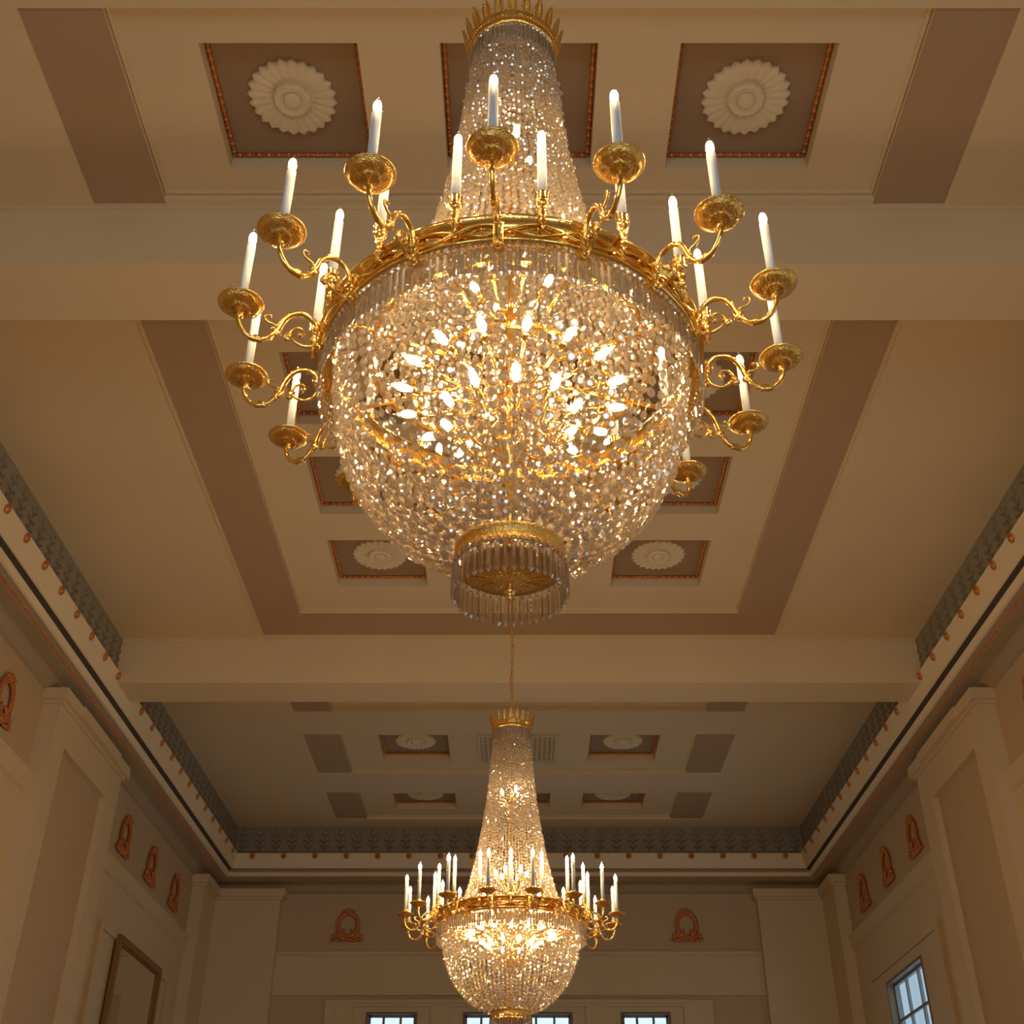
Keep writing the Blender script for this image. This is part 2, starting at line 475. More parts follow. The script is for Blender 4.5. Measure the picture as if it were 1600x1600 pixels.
def cornice_seg(i, name_side):
    mb = MB()
    for mi, prof in ((0, C_TAUPE), (1, C_CREAM), (2, C_SLOT), (1, C_FASC)):
        vs_ = []
        for k in (i, i + 1):
            for p, z in prof:
                x, y = corner_pt(k, p); vs_.append((x, y, z))
        n = len(prof)
        mb.add(vs_, [(a, a + 1, n + a + 1, n + a) for a in range(n - 1)], mi)
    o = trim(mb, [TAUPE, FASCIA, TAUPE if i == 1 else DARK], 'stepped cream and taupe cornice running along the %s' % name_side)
    # frieze band with leaf relief
    mb = MB(); vs_ = []
    for k in (i, i + 1):
        for p, z in C_FRZ:
            x, y = corner_pt(k, p); vs_.append((x, y, z))
    n = len(C_FRZ); mb.add(vs_, [(a, a + 1, n + a + 1, n + a) for a in range(n - 1)], 0)
    A = Vector((*corner_pt(i, 0.46), 0)); B = Vector((*corner_pt(i + 1, 0.46), 0))
    d = (B - A); L = d.length; u = d.normalized()
    inn = Vector((-u.y, u.x, 0))
    mid = Vector((0, (YE + YR) / 2, 0))
    if (mid - A).dot(inn) < 0: inn = -inn
    nleaf = int(L / 0.27)
    for j in range(nleaf):
        c = A + u * (L * (j + 0.5) / nleaf)
        flip = 1 if j % 2 else -1
        # an acanthus sprig: a stem with paired curling lobes
        for (du, dz, s, a) in ((0, 0.10, .040, 0), (-.045, .13, .032, .7), (.045, .13, .032, -.7), (0, .20, .036, 0), (-.06, .23, .034, 1.0), (.06, .23, .034, -1.0), (0, .30, .034, 0), (-.05, .34, .028, .8), (.05, .34, .028, -.8), (flip * .03, .40, .03, flip * -.5)):
            R = Matrix((u, inn, Vector((0, 0, 1)))).transposed().to_3x3() @ Matrix.Rotation(-a, 3, 'Y')
            mb.ball(c + u * du + Vector((0, 0, 6.035 + dz)), s * .55, 0.022, s * 1.15, 6, 5, 1, True, R)
    # upper and lower fillet
    for z in (6.07, 6.47):
        mb.tube([A + inn * 0.0 + Vector((0, 0, z)), B + Vector((0, 0, z))], 0.012, 6, 0)
    mb.build('leaf_frieze', [FRIEZE, FRIEZE2], o)
    # copper bead line
    mb = MB()
    a = Vector((*corner_pt(i, 0.302), 5.655)); b = Vector((*corner_pt(i + 1, 0.302), 5.655))
    d2 = b - a; nb = int(d2.length / 0.05)
    mb.tube([a, b], 0.008, 6, 0)
    for j in range(nb): mb.ball(a + d2 * ((j + .5) / nb), 0.017, 0.017, 0.017, 6, 4, 0)
    mb.build('bead_line', [COPPER], o)
    return o, A, B, u, inn
stud = MB()
# local frame: x along wall, y inward, z up ; a little round flower
stud.lathe([(0.046, 0.0), (0.050, 0.008), (0.040, 0.020), (0.020, 0.018), (0.018, 0.026), (0.008, 0.034)], 16, 0, True,
           mod=lambda r, z, a: (r * (1 + 0.10 * math.cos(8 * a) * (r > .03)), z))
stud_me = stud.mesh('gilt_stud', [COPPER])
for i, nm in ((0, 'left wall'), (1, 'far wall'), (2, 'right wall'), (3, 'near wall')):
    o, A, B, u, inn = cornice_seg(i, nm)
    if i == 3: continue
    # studs along the top edge of the fascia
    if i == 1: pos = [-4.49 + 0.528 * k for k in range(18)]
    else: pos = [2.3 + 0.508 * k for k in range(34)]
    slope = math.atan2(0.06, 0.21)
    for s_ in pos:
        if i == 1: P = Vector((s_, YE - 0.532, 5.985))
        else: P = Vector(((-1 if i == 0 else 1) * (W - 0.532), s_, 5.985))
        if i == 1 and not -4.7 < s_ < 4.7: continue
        if i != 1 and s_ > YE - 0.6: continue
        nrm = (inn * math.cos(slope) - Vector((0, 0, 1)) * math.sin(slope)).normalized()
        so = put(stud_me, 'gilt_stud', o, P - nrm * 0.004)
        so.rotation_euler = nrm.to_track_quat('Z', 'Y').to_euler()

# windows --------------------------------------------------------------
win_i = [0]
def window(A, B, z0, z1, inn, bars_v, bars_h, label):
    """A->B along the wall, recess behind"""
    win_i[0] += 1
    A, B = Vector((*A, 0)), Vector((*B, 0)); u = (B - A).normalized(); L = (B - A).length; inn = Vector((*inn, 0))
    def bx(m, a0, a1, zz0, zz1, d0, d1, mi=0):
        c = [A + u * a + inn * d for a, d in ((a0, d0), (a1, d0), (a1, d1), (a0, d1))]
        v = [(p.x, p.y, zz0) for p in c] + [(p.x, p.y, zz1) for p in c]
        m.add(v, [(0, 3, 2, 1), (4, 5, 6, 7), (0, 1, 5, 4), (1, 2, 6, 5), (2, 3, 7, 6), (3, 0, 4, 7)], mi)
    m = MB(); t = 0.035
    bx(m, 0, t, z0, z1, -0.12, 0.055); bx(m, L - t, L, z0, z1, -0.12, 0.055)
    bx(m, t, L - t, z1 - t, z1, -0.12, 0.055); bx(m, t, L - t, z0, z0 + t, -0.12, 0.07)
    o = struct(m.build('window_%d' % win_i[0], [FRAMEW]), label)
    m = MB()
    for f in bars_v: bx(m, L * f - .018, L * f + .018, z0 + t, z1 - t, -0.085, -0.045)
    for z in bars_h: bx(m, t, L - t, z - .018, z + .018, -0.08, -0.05)
    for a0, a1, za, zb in ((t, t + .03, z0 + t, z1 - t), (L - t - .03, L - t, z0 + t, z1 - t), (t, L - t, z1 - t - .03, z1 - t)):
        bx(m, a0, a1, za, zb, -0.09, -0.04)
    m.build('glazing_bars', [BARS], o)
    m = MB(); bx(m, t, L - t, z0 + t, z1 - t, -0.07, -0.062); m.build('pane', [PANE], o)
    return o
for k, (a, b) in enumerate(EW):
    window((a, YE), (b, YE), -0.7, 3.62, (0, -1), (1 / 3, 2 / 3) if b - a < 1 else (1 / 6, 1 / 3, 1 / 2, 2 / 3, 5 / 6), (3.0, 2.4, 1.8, 1.2, .6, .0),
           ('left', 'wide middle', 'right')[k] + ' window of the three in the far wall')
for k, (a, b) in enumerate(WIN_Y):
    window((W, a), (W, b), -0.7, 3.56, (-1, 0), (0.33, 0.66), (3.05, 2.55, 2.05, 1.55, 1.05, .55, .05), 'tall window with grey glazing bars in the right wall')
for k, (a, b) in enumerate(RW):
    window((a, YR), (b, YR), -1.0, 3.4, (0, 1), (0.33, 0.66), (2.6, 1.8, 1.0, .2), 'tall window in the wall behind the viewer')

# neighbouring building outside the right wall and the terrace beyond
def outside():
    root = empty('neighbouring_building', (W + 2.6, 24.55, ZF))
    m = MB(); m.box(0, 1.2, 0.0, 6.0, 0, 8.5); m.build('facade', [STONE], root)
    m = MB(); m.box(-0.12, 0, 1.5, 1.8, 0, 8.6); m.box(-.16, 0, 3.2, 3.5, 0, 8.6)
    m.build('pier', [FRAMEW], root)
    m = MB(); m.box(-0.3, 1.3, -0.2, 6.1, 8.5, 8.8); m.build('roof_coping', [STONE], root)
    tag(root, 'pale blue-grey neighbouring building seen through the right wall window', 'building')
outside()

# ------------------------------------------------------------------ ceiling rosettes
def rosette_parts():
    m = MB(); n = 24 * 6
    def mod(r, z, a):
        k = (a * 24 / (2 * PI)) % 1.0
        tip = 1 - abs(2 * k - 1)                       # 0 between petals, 1 on the axis of a petal
        rr = r * (1 - 0.085 * (1 - tip) ** 0.9 * (1 if r > .25 else 0))
        rid = 0.004 * (1 - abs(math.sin(PI * k))) if r > 0.13 else 0
        return rr, z + rid
    m.lathe([(0.300, 0.0), (0.300, -0.020), (0.285, -0.034), (0.24, -0.036), (0.17, -0.030), (0.12, -0.012)], n, 0, False, mod=mod)
    petals = m.mesh('petal_disc', [ROSE])
    m = MB()
    def mod2(r, z, a):
        return r * (1 + 0.05 * abs(math.sin(6 * a)) * (r > .08)), z
    m.lathe([(0.118, -0.008), (0.122, -0.045), (0.108, -0.058), (0.08, -0.052), (0.060, -0.040), (0.056, -0.055), (0.045, -0.066), (0.02, -0.070)], 72, 0, False, mod=mod2)
    boss = m.mesh('centre_boss', [ROSE])
    return petals, boss
pet, boss = rosette_parts()
RL = {1: 'nearest coffer row, top of picture', 2: 'first coffer row past the near beam', 3: 'second coffer row past the near beam',
      4: 'third coffer row past the near beam', 5: 'coffer row just past the far beam', 6: 'shallow coffer row by the far wall'}
for ri, ci, c in coffers:
    if ri == 0 or (ri == 3 and ci == 1): continue
    r = empty('ceiling_rosette', c)
    if ri == 6: r.location.y -= 0.05
    put(pet, 'petal_disc', r); put(boss, 'centre_boss', r)
    tag(r, 'white plaster flower rosette, %s one, %s' % (('left', 'middle', 'right')[ci], RL[ri]), 'ceiling rosette', 'plaster rosettes in the ceiling coffers')

# ceiling vent
v = empty('air_vent', (-0.02, 16.1, HF))
m = MB(); m.box(-.56, .56, -.50, .50, -0.004, 0.0); m.build('backing', [DARK], v)
m = MB(); m.box(-.58, -.54, -.52, .52, -.025, 0); m.box(.54, .58, -.52, .52, -.025, 0); m.box(-.54, .54, -.52, -.48, -.025, 0); m.box(-.54, .54, .48, .52, -.025, 0); m.build('frame', [VENT], v)
m = MB()
for i in range(15): m.box(-.54 + 1.08 * (i + .5) / 15 - .013, -.54 + 1.08 * (i + .5) / 15 + .013, -.48, .48, -.018, -.006)
for i in range(13): m.box(-.54, .54, -.48 + .96 * (i + .5) / 13 - .012, -.48 + .96 * (i + .5) / 13 + .012, -.02, -.008)
m.build('grille', [VENT], v)
tag(v, 'square perforated ceiling vent grille behind the top of the small chandelier', 'air vent')

# ------------------------------------------------------------------ wreath ornaments
def wreath_meshes():
    m = MB()                        # local: x along wall, y out of wall (negative = into room handled by rotation), z up
    n = 30
    ring = []
    for i in range(n + 1):
        a = 2 * PI * i / n
        ring.append((0.165 * math.sin(a), 0.025, 0.04 + 0.20 * math.cos(a)))
    m.tube(ring, 0.024, 8, 0)
    for i in range(44):
        a = 2 * PI * i / 44
        for s_ in (-1, 1):
            rr = 1 + s_ * 0.11
            R = Matrix.Rotation(a + s_ * 0.6, 3, 'Y')
            m.ball((0.165 * rr * math.sin(a), 0.036, 0.04 + 0.20 * rr * math.cos(a)), 0.011, 0.012, 0.030, 6, 4, 0, True, R)
    w = m.mesh('laurel_ring', [COPPER])
    m = MB()
    for x, z, rx, rz, a in ((0, .275, .028, .040, 0), (-.045, .275, .040, .026, -.5), (.045, .275, .040, .026, .5), (-.085, .245, .034, .018, .6), (.085, .245, .034, .018, -.6), (0, .235, .030, .025, 0)):
        m.ball((x, 0.045, z), rx, 0.022, rz, 8, 6, 0, True, Matrix.Rotation(a, 3, 'Y'))
    b = m.mesh('bow', [COPPER])
    m = MB()
    for s_ in (-1, 1):
        pts = spline([(s_ * .03, .03, -.165), (s_ * .10, .04, -.175), (s_ * .17, .035, -.13), (s_ * .21, .03, -.15), (s_ * .275, .02, -.205)], 4)
        m.tube(pts, [0.022] * (len(pts) - 3) + [0.018, 0.012, 0.006], 7, 0)
        for (x, z, l_, a) in ((.06, -.205, .05, 1.2), (.12, -.21, .055, 1.1), (.18, -.195, .06, .9), (.235, -.205, .045, 1.3), (.12, -.115, .05, -.3), (.175, -.10, .045, .3), (.22, -.13, .04, .8), (.085, -.09, .055, -.5), (.06, -.05, .035, -.2)):
            m.ball((s_ * x, 0.035, z), 0.020, 0.018, l_, 7, 5, 0, True, Matrix.Rotation(s_ * a, 3, 'Y'))
    m.ball((0, .04, -.19), .05, .03, .03, 8, 6, 0)
    s = m.mesh('leaf_spray', [COPPER])
    return w, b, s
wm = wreath_meshes()
def wreath(x, y, rz, label):
    r = empty('wreath_ornament', (x, y, 4.94), None, rz)
    for me, nm in zip(wm, ('laurel_ring', 'bow', 'leaf_spray')): put(me, nm, r)
    tag(r, label, 'wall ornament', 'gilt wreaths on the upper walls')
wreath(-2.86, YE, PI, 'copper gilt laurel wreath on the far wall, left of the small chandelier')
wreath(2.80, YE, PI, 'copper gilt laurel wreath on the far wall, right of the small chandelier')
for sx, nm, rz in ((-1, 'left', -PI / 2), (1, 'right', PI / 2)):
    wreath(sx * W, 10.88, rz, 'copper gilt wreath cut by the %s picture edge, before the tall pilaster' % nm)
    wreath(sx * W, 15.24, rz, 'copper gilt wreath on the %s wall, first of three past the tall pilaster' % nm)
    wreath(sx * W, 16.57, rz, 'copper gilt wreath on the %s wall, middle one of three' % nm)
    wreath(sx * W, 17.90, rz, 'copper gilt wreath on the %s wall, last of three, by the corner pilaster' % nm)

# mirror on the left wall
r = empty('wall_mirror', (-W + 0.075, 16.52, ZF + 1.2))
m = MB(); w2, z1 = 1.03, 3.77 - (ZF + 1.2)
for a, b, c, d in ((-w2, -w2 + .085, 0, z1), (w2 - .085, w2, 0, z1), (-w2 + .085, w2 - .085, z1 - .085, z1), (-w2 + .085, w2 - .085, 0, .085)):
    m.box(0.0, 0.06, a, b, c, d)
for a, b, c, d in ((-w2 + .085, -w2 + .11, .085, z1 - .085), (w2 - .11, w2 - .085, .085, z1 - .085), (-w2 + .11, w2 - .11, z1 - .11, z1 - .085), (-w2 + .11, w2 - .11, .085, .11)):
    m.box(0.0, 0.04, a, b, c, d)
m.build('frame', [WOODF], r)
m = MB(); m.box(0.012, 0.022, -w2 + .09, w2 - .09, .09, z1 - .09); m.build('mirror_glass', [MIRROR], r)
tag(r, 'tall mirror in a narrow dark gilt frame on the left wall', 'mirror')

# ------------------------------------------------------------------ chandeliers
def bead(mb, c, R, r, t):
    """flat octagonal cut bead, R maps local (x right, y out, z along strand)"""
    v = []
    for (k, y, ph) in ((0.55, -t, 0), (1.0, 0.0, 0), (0.55, t, 0)):
        for i in range(8):
            a = 2 * PI * (i + .5) / 8
            v.append(c + R @ Vector((r * k * math.cos(a), y, r * k * math.sin(a))))
    f = [tuple(range(7, -1, -1)), tuple(range(16, 24))]
    for j in (0, 8):
        for i in range(8):
            k = (i + 1) % 8
            f.append((j + i, j + k, j + 8 + k, j + 8 + i))
    mb.add(v, f, 0)
def resample(prof, pitch):
    P = [Vector((r, z)) for r, z in prof]; out = []; acc = 0.0; nxt = 0.0
    for a, b in zip(P[:-1], P[1:]):
        L = (b - a).length
        while nxt <= acc + L:
            t = (nxt - acc) / L
            out.append((a.lerp(b, t), (b - a).normalized())); nxt += pitch
        acc += L
    return out
def strand_mesh(name, prof, pitch, r_of, jit):
    """strand in the plane y<0 (towards -Y) of the chandelier; x = 0"""
    mb = MB(); S = resample(prof, pitch)
    prev = None
    for p, t in S:
        q = Vector((random.gauss(0, .002), -p.x + random.gauss(0, .0025), p.y))
        T = Vector((0, -t.x, t.y)).normalized()
        yaw = random.uniform(-jit, jit)
        out = Vector((0, -1, 0)); side = T.cross(out).normalized(); out = side.cross(T).normalized()
        R = Matrix((side, out, T)).transposed() @ Matrix.Rotation(yaw, 3, 'Z') @ Matrix.Rotation(random.uniform(-.25, .25), 3, 'X')
        r = r_of(p.y)
        bead(mb, q, R, r, r * 0.42)
        if prev is not None: mb.tube([prev, q], 0.0009, 3, 1, False, False)
        prev = q
    return mb.mesh(name, [CRYSTAL, GOLD])
def smoothprof(pts, seg=6):
    return [(p.x, p.z) for p in spline([(r, 0, z) for r, z in pts], seg)]
def prism_geo(mb, c, L, w, t, tilt=0.0):
    """hanging cut prism: octagon bead then a long drop with a pointed foot; c = hanging point"""
    c = Vector(c)
    R = Matrix.Rotation(tilt, 3, 'Z')
    bead(mb, c + Vector((0, 0, -w * .62)), R, w * .60, w * .26)
    z0 = -w * 1.30
    sec = []
    for (z, k) in ((z0, 0.55), (z0 - w * .35, 1.0), (-L + w * .65, 1.0), (-L, 0.04)):
        sec.append([c + R @ Vector(p) for p in ((-w / 2 * k, -t * .25 * k, z), (-w * .22 * k, -t * .5 * k, z), (w * .22 * k, -t * .5 * k, z), (w / 2 * k, -t * .25 * k, z),
                                               (w / 2 * k, t * .25 * k, z), (w * .22 * k, t * .5 * k, z), (-w * .22 * k, t * .5 * k, z), (-w / 2 * k, t * .25 * k, z))])
    v = [p for s_ in sec for p in s_]; f = [tuple(range(8)), tuple(range(31, 23, -1))]
    for j in range(3):
        for i in range(8):
            k = (i + 1) % 8
            f.append((j * 8 + i, j * 8 + k, (j + 1) * 8 + k, (j + 1) * 8 + i))
    mb.add(v, f, 0)

def bulb_mesh(L, R0, core_r, core_l, mat_in):
    m = MB()
    prof = [(R0 * .55, 0), (R0 * .80, L * .10), (R0, L * .30), (R0 * .95, L * .48), (R0 * .68, L * .70), (R0 * .35, L * .88), (R0 * .06, L)]
    m.lathe(prof, 14, 0, True)
    m.ball((0, 0, L * .40), core_r, core_r, core_l, 10, 8, 1)
    return m.mesh('bulb', [BULBGLASS, mat_in])
B_OUT = bulb_mesh(0.066, 0.0180, 0.0115, 0.024, GLOW)
B_IN = bulb_mesh(0.085, 0.020, 0.0130, 0.027, GLOWIN)

CAND = MB(); CAND.lathe([(0.0135, 0), (0.0135, 0.225), (0.0115, 0.228)], 16, 0, True); cand_me = CAND.mesh('candle_sleeve', [TUBE])
m = MB()   # cup that holds the candle
m.lathe([(0.006, -.012), (0.012, -.006), (0.016, 0.0), (0.019, 0.010), (0.017, 0.022), (0.0205, 0.030), (0.0195, 0.033), (0.0140, 0.030)], 18, 0, True,
        mod=lambda r, z, a: (r * (1 + .05 * math.cos(9 * a)), z)); cup_me = m.mesh('candle_cup', [GOLD])
m = MB()   # drip pan with leaf relief below
def panmod(r, z, a):
    k = 1 if 0.018 < r < 0.058 else 0
    return r, z - k * (0.0042 * abs(math.cos(4 * a)) + 0.0012 * math.cos(32 * a)) - (0.0040 * abs(math.cos(10 * a)) if r < .03 and r > .008 else 0)
m.lathe([(0.006, -.016), (0.010, -.014), (0.020, -.008), (0.027, -.0095), (0.028, -.004), (0.038, -.0045), (0.050, -.001), (0.058, 0.003), (0.0595, .007), (0.066, 0.0085), (0.0675, 0.012), (0.066, 0.0135), (0.055, 0.010), (0.02, 0.004)], 60, 0, True, mod=panmod)
pan_me = m.mesh('drip_pan', [GOLDR])

def arm_mesh():
    # local: x = 0 plane, outward = -Y, z relative to pan; pan centre at (0,0,0)
    m = MB()
    def q(r, z): return (0, -(r - 0.84), z)
    main = [q(.84, -.012), q(.842, -.040), q(.828, -.082), q(.795, -.110), q(.757, -.104), q(.728, -.066), q(.710, -.014), q(.684, .018), q(.650, .024), q(.617, -.002), q(.606, -.052), q(.600, -.075)]
    P = spline(main, 6); n = len(P)
    rad = []
    for i in range(n):
        t = i / (n - 1)
        rad.append(0.0062 + 0.0022 * math.sin(PI * t) + 0.0006 * math.sin(t * 95))
    m.tube(P, rad, 10)
    # lower scroll closing the loop and curling inside
    loop = [q(.603, -.060), q(.618, -.088), q(.645, -.098), q(.672, -.086), q(.686, -.062), q(.676, -.038), q(.655, -.034), q(.645, -.050), q(.656, -.060)]
    P = spline(loop, 5); n = len(P)
    m.tube(P, [0.0056 - 0.0024 * i / n for i in range(n)], 8)
    m.ball(q(.656, -.058), .009, .009, .009, 8, 6)
    # small leaf curl on the outer side
    P = spline([q(.722, -.058), q(.735, -.040), q(.752, -.036), q(.766, -.024), q(.764, -.010), q(.752, -.010)], 4)
    m.tube(P, [0.0045 - 0.0016 * i / len(P) for i in range(len(P))], 7)
    m.ball(q(.752, -.010), .006, .006, .006, 7, 5)
    # leaf knuckles
    for r_, z_, a in ((.727, -.066, .5), (.690, -.074, -.4), (.775, -.107, 1.4), (.612, -.028, .2), (.838, -.028, 0)):
        for s_ in (-1, 1):
            m.ball(q(r_, z_), .0085, .011, .019, 8, 6, 0, True, Matrix.Rotation(a + s_ * .35, 3, 'X'))
    # bracket to the ring
    m.box(-.014, .014, -(.598 - .84) - .006, -(.586 - .84) + .006, -.085, .0)
    for z_ in (-.085, -.045, -.005): m.ball(q(.604, z_), .012, .010, .011, 8, 6)
    return m.mesh('candle_arm', [GOLD])
arm_me = arm_mesh()
m = MB()   # socket of a candle that stands straight on the ring
m.lathe([(0.002, -.115), (0.006, -.105), (0.0045, -.096), (0.011, -.086), (0.012, -.078), (0.006, -.070), (0.009, -.058), (0.013, -.045), (0.010, -.036), (0.008, -.03), (0.015, -.020), (0.019, -.008), (0.0165, 0.0)], 18, 0, True,
        mod=lambda r, z, a: (r * (1 + .10 * math.cos(6 * a)), z)); sock_me = m.mesh('ring_candle', [GOLD])

RING = 0.575
BOWL = smoothprof([(0.545, 2.33), (0.537, 2.25), (0.525, 2.16), (0.512, 2.09), (0.490, 2.02), (0.458, 1.95), (0.408, 1.875), (0.338, 1.805), (0.252, 1.745), (0.165, 1.708)], 5)
CONE = smoothprof([(0.152, 3.97), (0.160, 3.85), (0.178, 3.63), (0.198, 3.40), (0.228, 3.18), (0.268, 2.95), (0.315, 2.74), (0.372, 2.55), (0.440, 2.41)], 5)

def build_chandelier(loc):
    z0 = 2.38
    root = empty('crystal_chandelier', loc)
    def P(z): return z - loc[2]
    def build(mb, name, mats): return mb.build(name, mats, root, (0, 0, -loc[2]))
    # gold ring
    m = MB()
    m.lathe([(0.545, 2.330), (0.590, 2.326), (0.596, 2.333), (0.588, 2.342), (0.580, 2.350), (0.580, 2.392), (0.590, 2.400), (0.602, 2.408), (0.602, 2.418), (0.588, 2.422), (0.545, 2.416), (0.540, 2.40), (0.540, 2.345), (0.545, 2.330)], 128, 0, True, close=False)
    ring = build(m, 'gold_ring', [GOLD])
    m = MB()
    for ph in (0, PI):
        pts = []; rr = []
        for i in range(641):
            a = 2 * PI * i / 640
            pts.append((0.589 * math.sin(a), -0.589 * math.cos(a), 2.371 + 0.021 * math.sin(12 * a + ph)))
            rr.append(0.0042 + 0.0013 * (i % 2))
        m.tube(pts, rr, 6, 0, True, False)
    for i in range(24):
        a = 2 * PI * (i + .5) / 24
        m.ball((0.591 * math.sin(a), -0.591 * math.cos(a), 2.371), .006, .006, .006, 6, 5)
    build(m, 'rope_garland', [GOLD])
    # spokes and hoops inside
    m = MB()
    for r, z, t in ((0.440, 2.405, .008), (0.300, 2.29, .006)):
        m.lathe([(r - t, z - t), (r + t, z - t), (r + t, z + t), (r - t, z + t), (r - t, z - t)], 64, 0, False, close=False)
    for i in range(8):
        a = 2 * PI * (i + .5) / 8; s_, c_ = math.sin(a), math.cos(a)
        m.tube([(0.03 * s_, -0.03 * c_, 2.36), (0.545 * s_, -0.545 * c_, 2.39)], 0.007, 6)
    build(m, 'inner_frame', [GOLD])
    m = MB()
    m.lathe([(0.010, 1.66), (0.013, 1.90), (0.022, 2.02), (0.050, 2.05), (0.055, 2.09), (0.022, 2.12), (0.016, 2.20), (0.045, 2.23), (0.050, 2.27), (0.018, 2.30), (0.014, 2.60), (0.020, 2.62), (0.013, 2.66), (0.012, 3.30), (0.018, 3.33), (0.012, 3.36), (0.010, 4.02)], 20, 0, True)
    build(m, 'centre_stem', [GOLD])
    # bowl and cone strands
    vb = [strand_mesh('bowl_strand', BOWL, 0.0345, lambda z: 0.0158 if z > 2.0 else 0.0136, 0.5) for _ in range(6)]
    for i in range(86):
        put(random.choice(vb), 'bowl_strand', root, (0, 0, random.uniform(-.012, .014) - loc[2]), 2 * PI * (i + .5) / 86 + random.gauss(0, .004))
    vc = [strand_mesh('cone_strand', CONE, 0.0265, lambda z: 0.0118, 0.9) for _ in range(5)]
    for i in range(72):
        put(random.choice(vc), 'cone_strand', root, (0, 0, random.uniform(-.012, .012) - loc[2]), 2 * PI * (i + .5) / 72 + random.gauss(0, .005))
    # inner short strands that hang between the bulbs
    vi = [strand_mesh('inner_strand', [(r, 2.40), (r, z)], 0.034, lambda z: 0.0142, 0.9) for r, z in ((.10, 2.02), (.14, 1.98), (.17, 2.05))]
    for i in range(24):
        put(vi[i % 3], 'inner_strand', root, (0, 0, -loc[2]), 2 * PI * i / 24)
    # fringe below the ring
    fr = []
    for k in range(3):
        m = MB(); prism_geo(m, (0, -0.583, 2.331), 0.128 + .002 * k, 0.0185, 0.011, random.uniform(-.2, .2)); fr.append(m.mesh('fringe_prism', [PRISM]))
    NF = 168; rest = MB()
    order = sorted(range(NF), key=lambda i: abs(((2 * PI * i / NF + PI) % (2 * PI)) - PI))
    for i in order[:100]:
        put(fr[i % 3], 'fringe_prism', root, (0, 0, -loc[2]), 2 * PI * i / NF)
    tmp = MB(); prism_geo(tmp, (0, -0.583, 2.331), 0.129, 0.0185, 0.011, 0.1)
    for i in order[100:]:
        R = Matrix.Rotation(2 * PI * i / NF, 3, 'Z')
        rest.add([R @ Vector(p) for p in tmp.v], tmp.f, 0)
    o = build(rest, 'fringe_prism_row', [PRISM]); o['kind'] = 'stuff'
    # crown
    m = MB()
    m.lathe([(0.150, 3.965), (0.166, 3.962), (0.172, 3.970), (0.165, 3.980), (0.168, 4.005), (0.176, 4.012), (0.176, 4.020), (0.160, 4.022), (0.152, 4.00), (0.150, 3.965)], 64, 0, True, close=False)
    for i in range(6):
        a = 2 * PI * i / 6
        m.tube([(0.01 * math.sin(a), -0.01 * math.cos(a), 4.03), (0.158 * math.sin(a), -0.158 * math.cos(a), 4.005)], 0.004, 6)
    for i in range(90):
        a = 2 * PI * i / 90; z = 3.985 + 0.010 * abs(math.sin(5 * a))
        m.ball((0.172 * math.sin(a), -0.172 * math.cos(a), z), .0042, .0042, .0042, 5, 4)
    build(m, 'crown_band', [GOLD])
    leaf = MB()
    rows = [(0.0, .014), (.02, .019), (.045, .018), (.07, .012), (.09, .005), (.10, .0008)]
    v = []
    for z, w in rows:
        out = 0.012 + 0.28 * z
        for x, d in ((-w, 0.004), (-w * .5, 0), (0, -0.004), (w * .5, 0), (w, 0.004)):
            v.append((x, -0.166 - out - d + .008, 4.008 + z))
    nv = len(v)
    v += [(x, y + 0.0035, z) for x, y, z in v]
    f = []
    for j in range(5):
        for i in range(4):
            a = j * 5 + i
            f.append((a, a + 1, a + 6, a + 5)); f.append((nv + a, nv + a + 5, nv + a + 6, nv + a + 1))
        f.append((j * 5, j * 5 + 5, nv + j * 5 + 5, nv + j * 5)); f.append((j * 5 + 4, nv + j * 5 + 4, nv + j * 5 + 9, j * 5 + 9))
    leaf.add(v, f, 0, True)
    leaf_me = leaf.mesh('crown_leaf', [GOLDR])
    for i in range(22): put(leaf_me, 'crown_leaf', root, (0, 0, -loc[2]), 2 * PI * i / 22)
    m = MB(); prism_geo(m, (0, -0.163, 3.964), 0.10, 0.0165, 0.009, 0.05); cf = m.mesh('crown_prism', [PRISM])
    for i in range(60): put(cf, 'crown_prism', root, (0, 0, -loc[2]), 2 * PI * i / 60)
    # bottom basket
    m = MB()
    m.lathe([(0.144, 1.660), (0.152, 1.655), (0.156, 1.664), (0.150, 1.670), (0.150, 1.698), (0.156, 1.703), (0.158, 1.710), (0.150, 1.716), (0.144, 1.710), (0.144, 1.66)], 72, 0, True, close=False)
    build(m, 'basket_band', [GOLDR])
    m = MB()
    m.lathe([(0.128, 1.655), (0.134, 1.648), (0.130, 1.640), (0.122, 1.644), (0.10, 1.646), (0.07, 1.638), (0.045, 1.632), (0.040, 1.622), (0.018, 1.612), (0.014, 1.60)], 120, 0, True,
            mod=lambda r, z, a: (r, z - (0.012 * abs(math.cos(6 * a)) + .004 * math.cos(36 * a) if .05 < r < .115 else (0.012 * abs(math.cos(8 * a)) if .03 < r <= .05 else 0))))
    for i in range(4):
        a = PI * i / 2
        m.tube([(0.12 * math.cos(a), .12 * math.sin(a), 1.652), (.147 * math.cos(a), .147 * math.sin(a), 1.664)], .004, 6)
    build(m, 'base_plate', [GOLDR])
    m = MB()
    m.lathe([(0.010, 1.612), (0.013, 1.604), (0.007, 1.598), (0.0135, 1.590), (0.0155, 1.581), (0.0135, 1.572), (0.006, 1.567), (0.009, 1.562), (0.005, 1.556), (0.001, 1.546)], 20, 0, True)
    build(m, 'finial', [GOLD])
    m = MB(); prism_geo(m, (0, -0.158, 1.668), 0.112, 0.0165, 0.011, 0.0); bp = m.mesh('basket_prism', [PRISM])
    for i in range(44): put(bp, 'basket_prism', root, (0, 0, -loc[2]), 2 * PI * (i + .5) / 44)
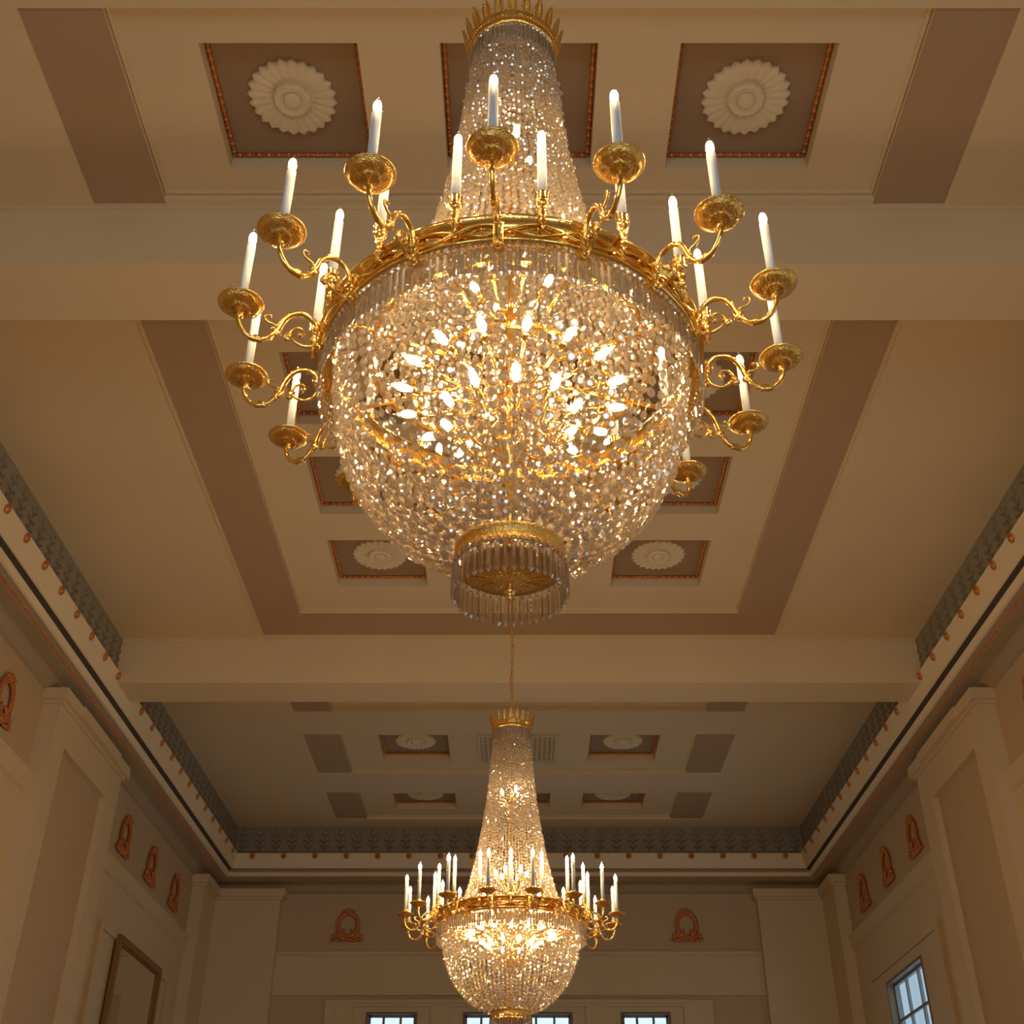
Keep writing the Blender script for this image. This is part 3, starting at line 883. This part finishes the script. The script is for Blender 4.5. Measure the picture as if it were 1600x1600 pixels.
    # candle arms and ring candles
    PH = -0.0507
    for i in range(16):
        a = PH + 2 * PI * i / 16
        ar = put(arm_me, 'candle_arm', root, (0.84 * math.sin(a), -0.84 * math.cos(a), 0), a)
        put(pan_me, 'drip_pan', ar, (0, 0, 0)); put(cup_me, 'candle_cup', ar, (0, 0, 0.008))
        put(cand_me, 'candle_sleeve', ar, (0, 0, 0.030)); put(B_OUT, 'bulb', ar, (0, 0, 0.257))
        a += PI / 16
        rc = put(sock_me, 'ring_candle', root, (0.613 * math.sin(a), -0.613 * math.cos(a), 2.462 - loc[2]), a)
        put(cup_me, 'candle_cup', rc, (0, 0, -0.008)); put(cand_me, 'candle_sleeve', rc, (0, 0, 0.014)); put(B_OUT, 'bulb', rc, (0, 0, 0.241))
    # lights inside: stems with a bulb at the end
    def stem(r0, z0_, r1, z1, n, ph, kick):
        m = MB()
        p = spline([(0, -r0, z0_), (0, -(r0 * .6 + r1 * .4), z0_ - .012), (0, -r1, z1)], 6)
        m.tube(p, 0.0055, 7)
        d = (p[-1] - p[-3]).normalized()
        R = d.to_track_quat('Z', 'Y')
        m.lathe([(0.010, -.03), (0.0135, -.026), (0.0135, 0.0), (0.011, .002)], 12, 0, True, M=Matrix.Translation(p[-1]) @ R.to_matrix().to_4x4())
        me = m.mesh('bulb_stem', [GOLD])
        for i in range(n):
            s_ = put(me, 'bulb_stem', root, (0, 0, -loc[2]), ph + 2 * PI * i / n)
            b = put(B_IN, 'bulb', s_, p[-1]); b.rotation_euler = R.to_euler()
    stem(.045, 2.25, .30, 2.262, 16, PI / 16 - .05, 0)
    stem(.045, 2.07, .185, 2.170, 10, 0.08, 0)
    stem(.018, 2.62, .110, 2.720, 6, 0.4, 0)
    stem(.018, 3.33, .070, 3.400, 3, 0.2, 0)
    # chain and cable up to the ceiling
    m = MB(); z = 4.03; k = 0
    top = HC - 0.03
    tor = []
    while z < top - 0.05:
        pts = []
        for i in range(13):
            a = 2 * PI * i / 12
            x, zz = 0.0125 * math.cos(a), 0.021 * math.sin(a)
            pts.append((x, 0, z + .02 + zz) if k % 2 else (0, x, z + .02 + zz))
        m.tube(pts, 0.0035, 5, 0, True, False)
        z += 0.034; k += 1
    build(m, 'chain', [GOLD])
    pts = [(0.016 * math.sin(z_ * 11) , 0.016 * math.cos(z_ * 11), z_) for z_ in [4.02 + (top - 4.02) * i / 90 for i in range(91)]]
    m = MB(); m.tube(pts, 0.0045, 6); build(m, 'cable', [GOLDR])
    m = MB(); m.lathe([(0.012, top - .07), (0.03, top - .05), (0.06, top - .02), (0.075, top), (0.07, HC - .013)], 32); build(m, 'ceiling_cup', [GOLD])
    return root

big = build_chandelier((-0.025, 2.76, 2.38))
tag(big, 'large near crystal chandelier with gold candle arms, filling the middle of the picture', 'chandelier', 'crystal chandeliers down the hall')
small = copy_tree(big)
small.location = (-0.062, 9.37, 2.38)
small.rotation_euler = (0, 0, 0.247)
FAR = {}
for me, g in ((B_OUT, GLOW_FAR), (B_IN, GLOWIN_FAR)):
    c = me.copy(); c.materials[1] = g; FAR[me] = c
for o in small.children_recursive:
    if o.data in FAR: o.data = FAR[o.data]
tag(small, 'farther, small-looking crystal chandelier seen below the big one, before the far wall', 'chandelier', 'crystal chandeliers down the hall')

# ------------------------------------------------------------------ lift everything so that the floor is at z = 0
for o in list(scene.objects):
    if o.parent is None: o.location.z += EYE
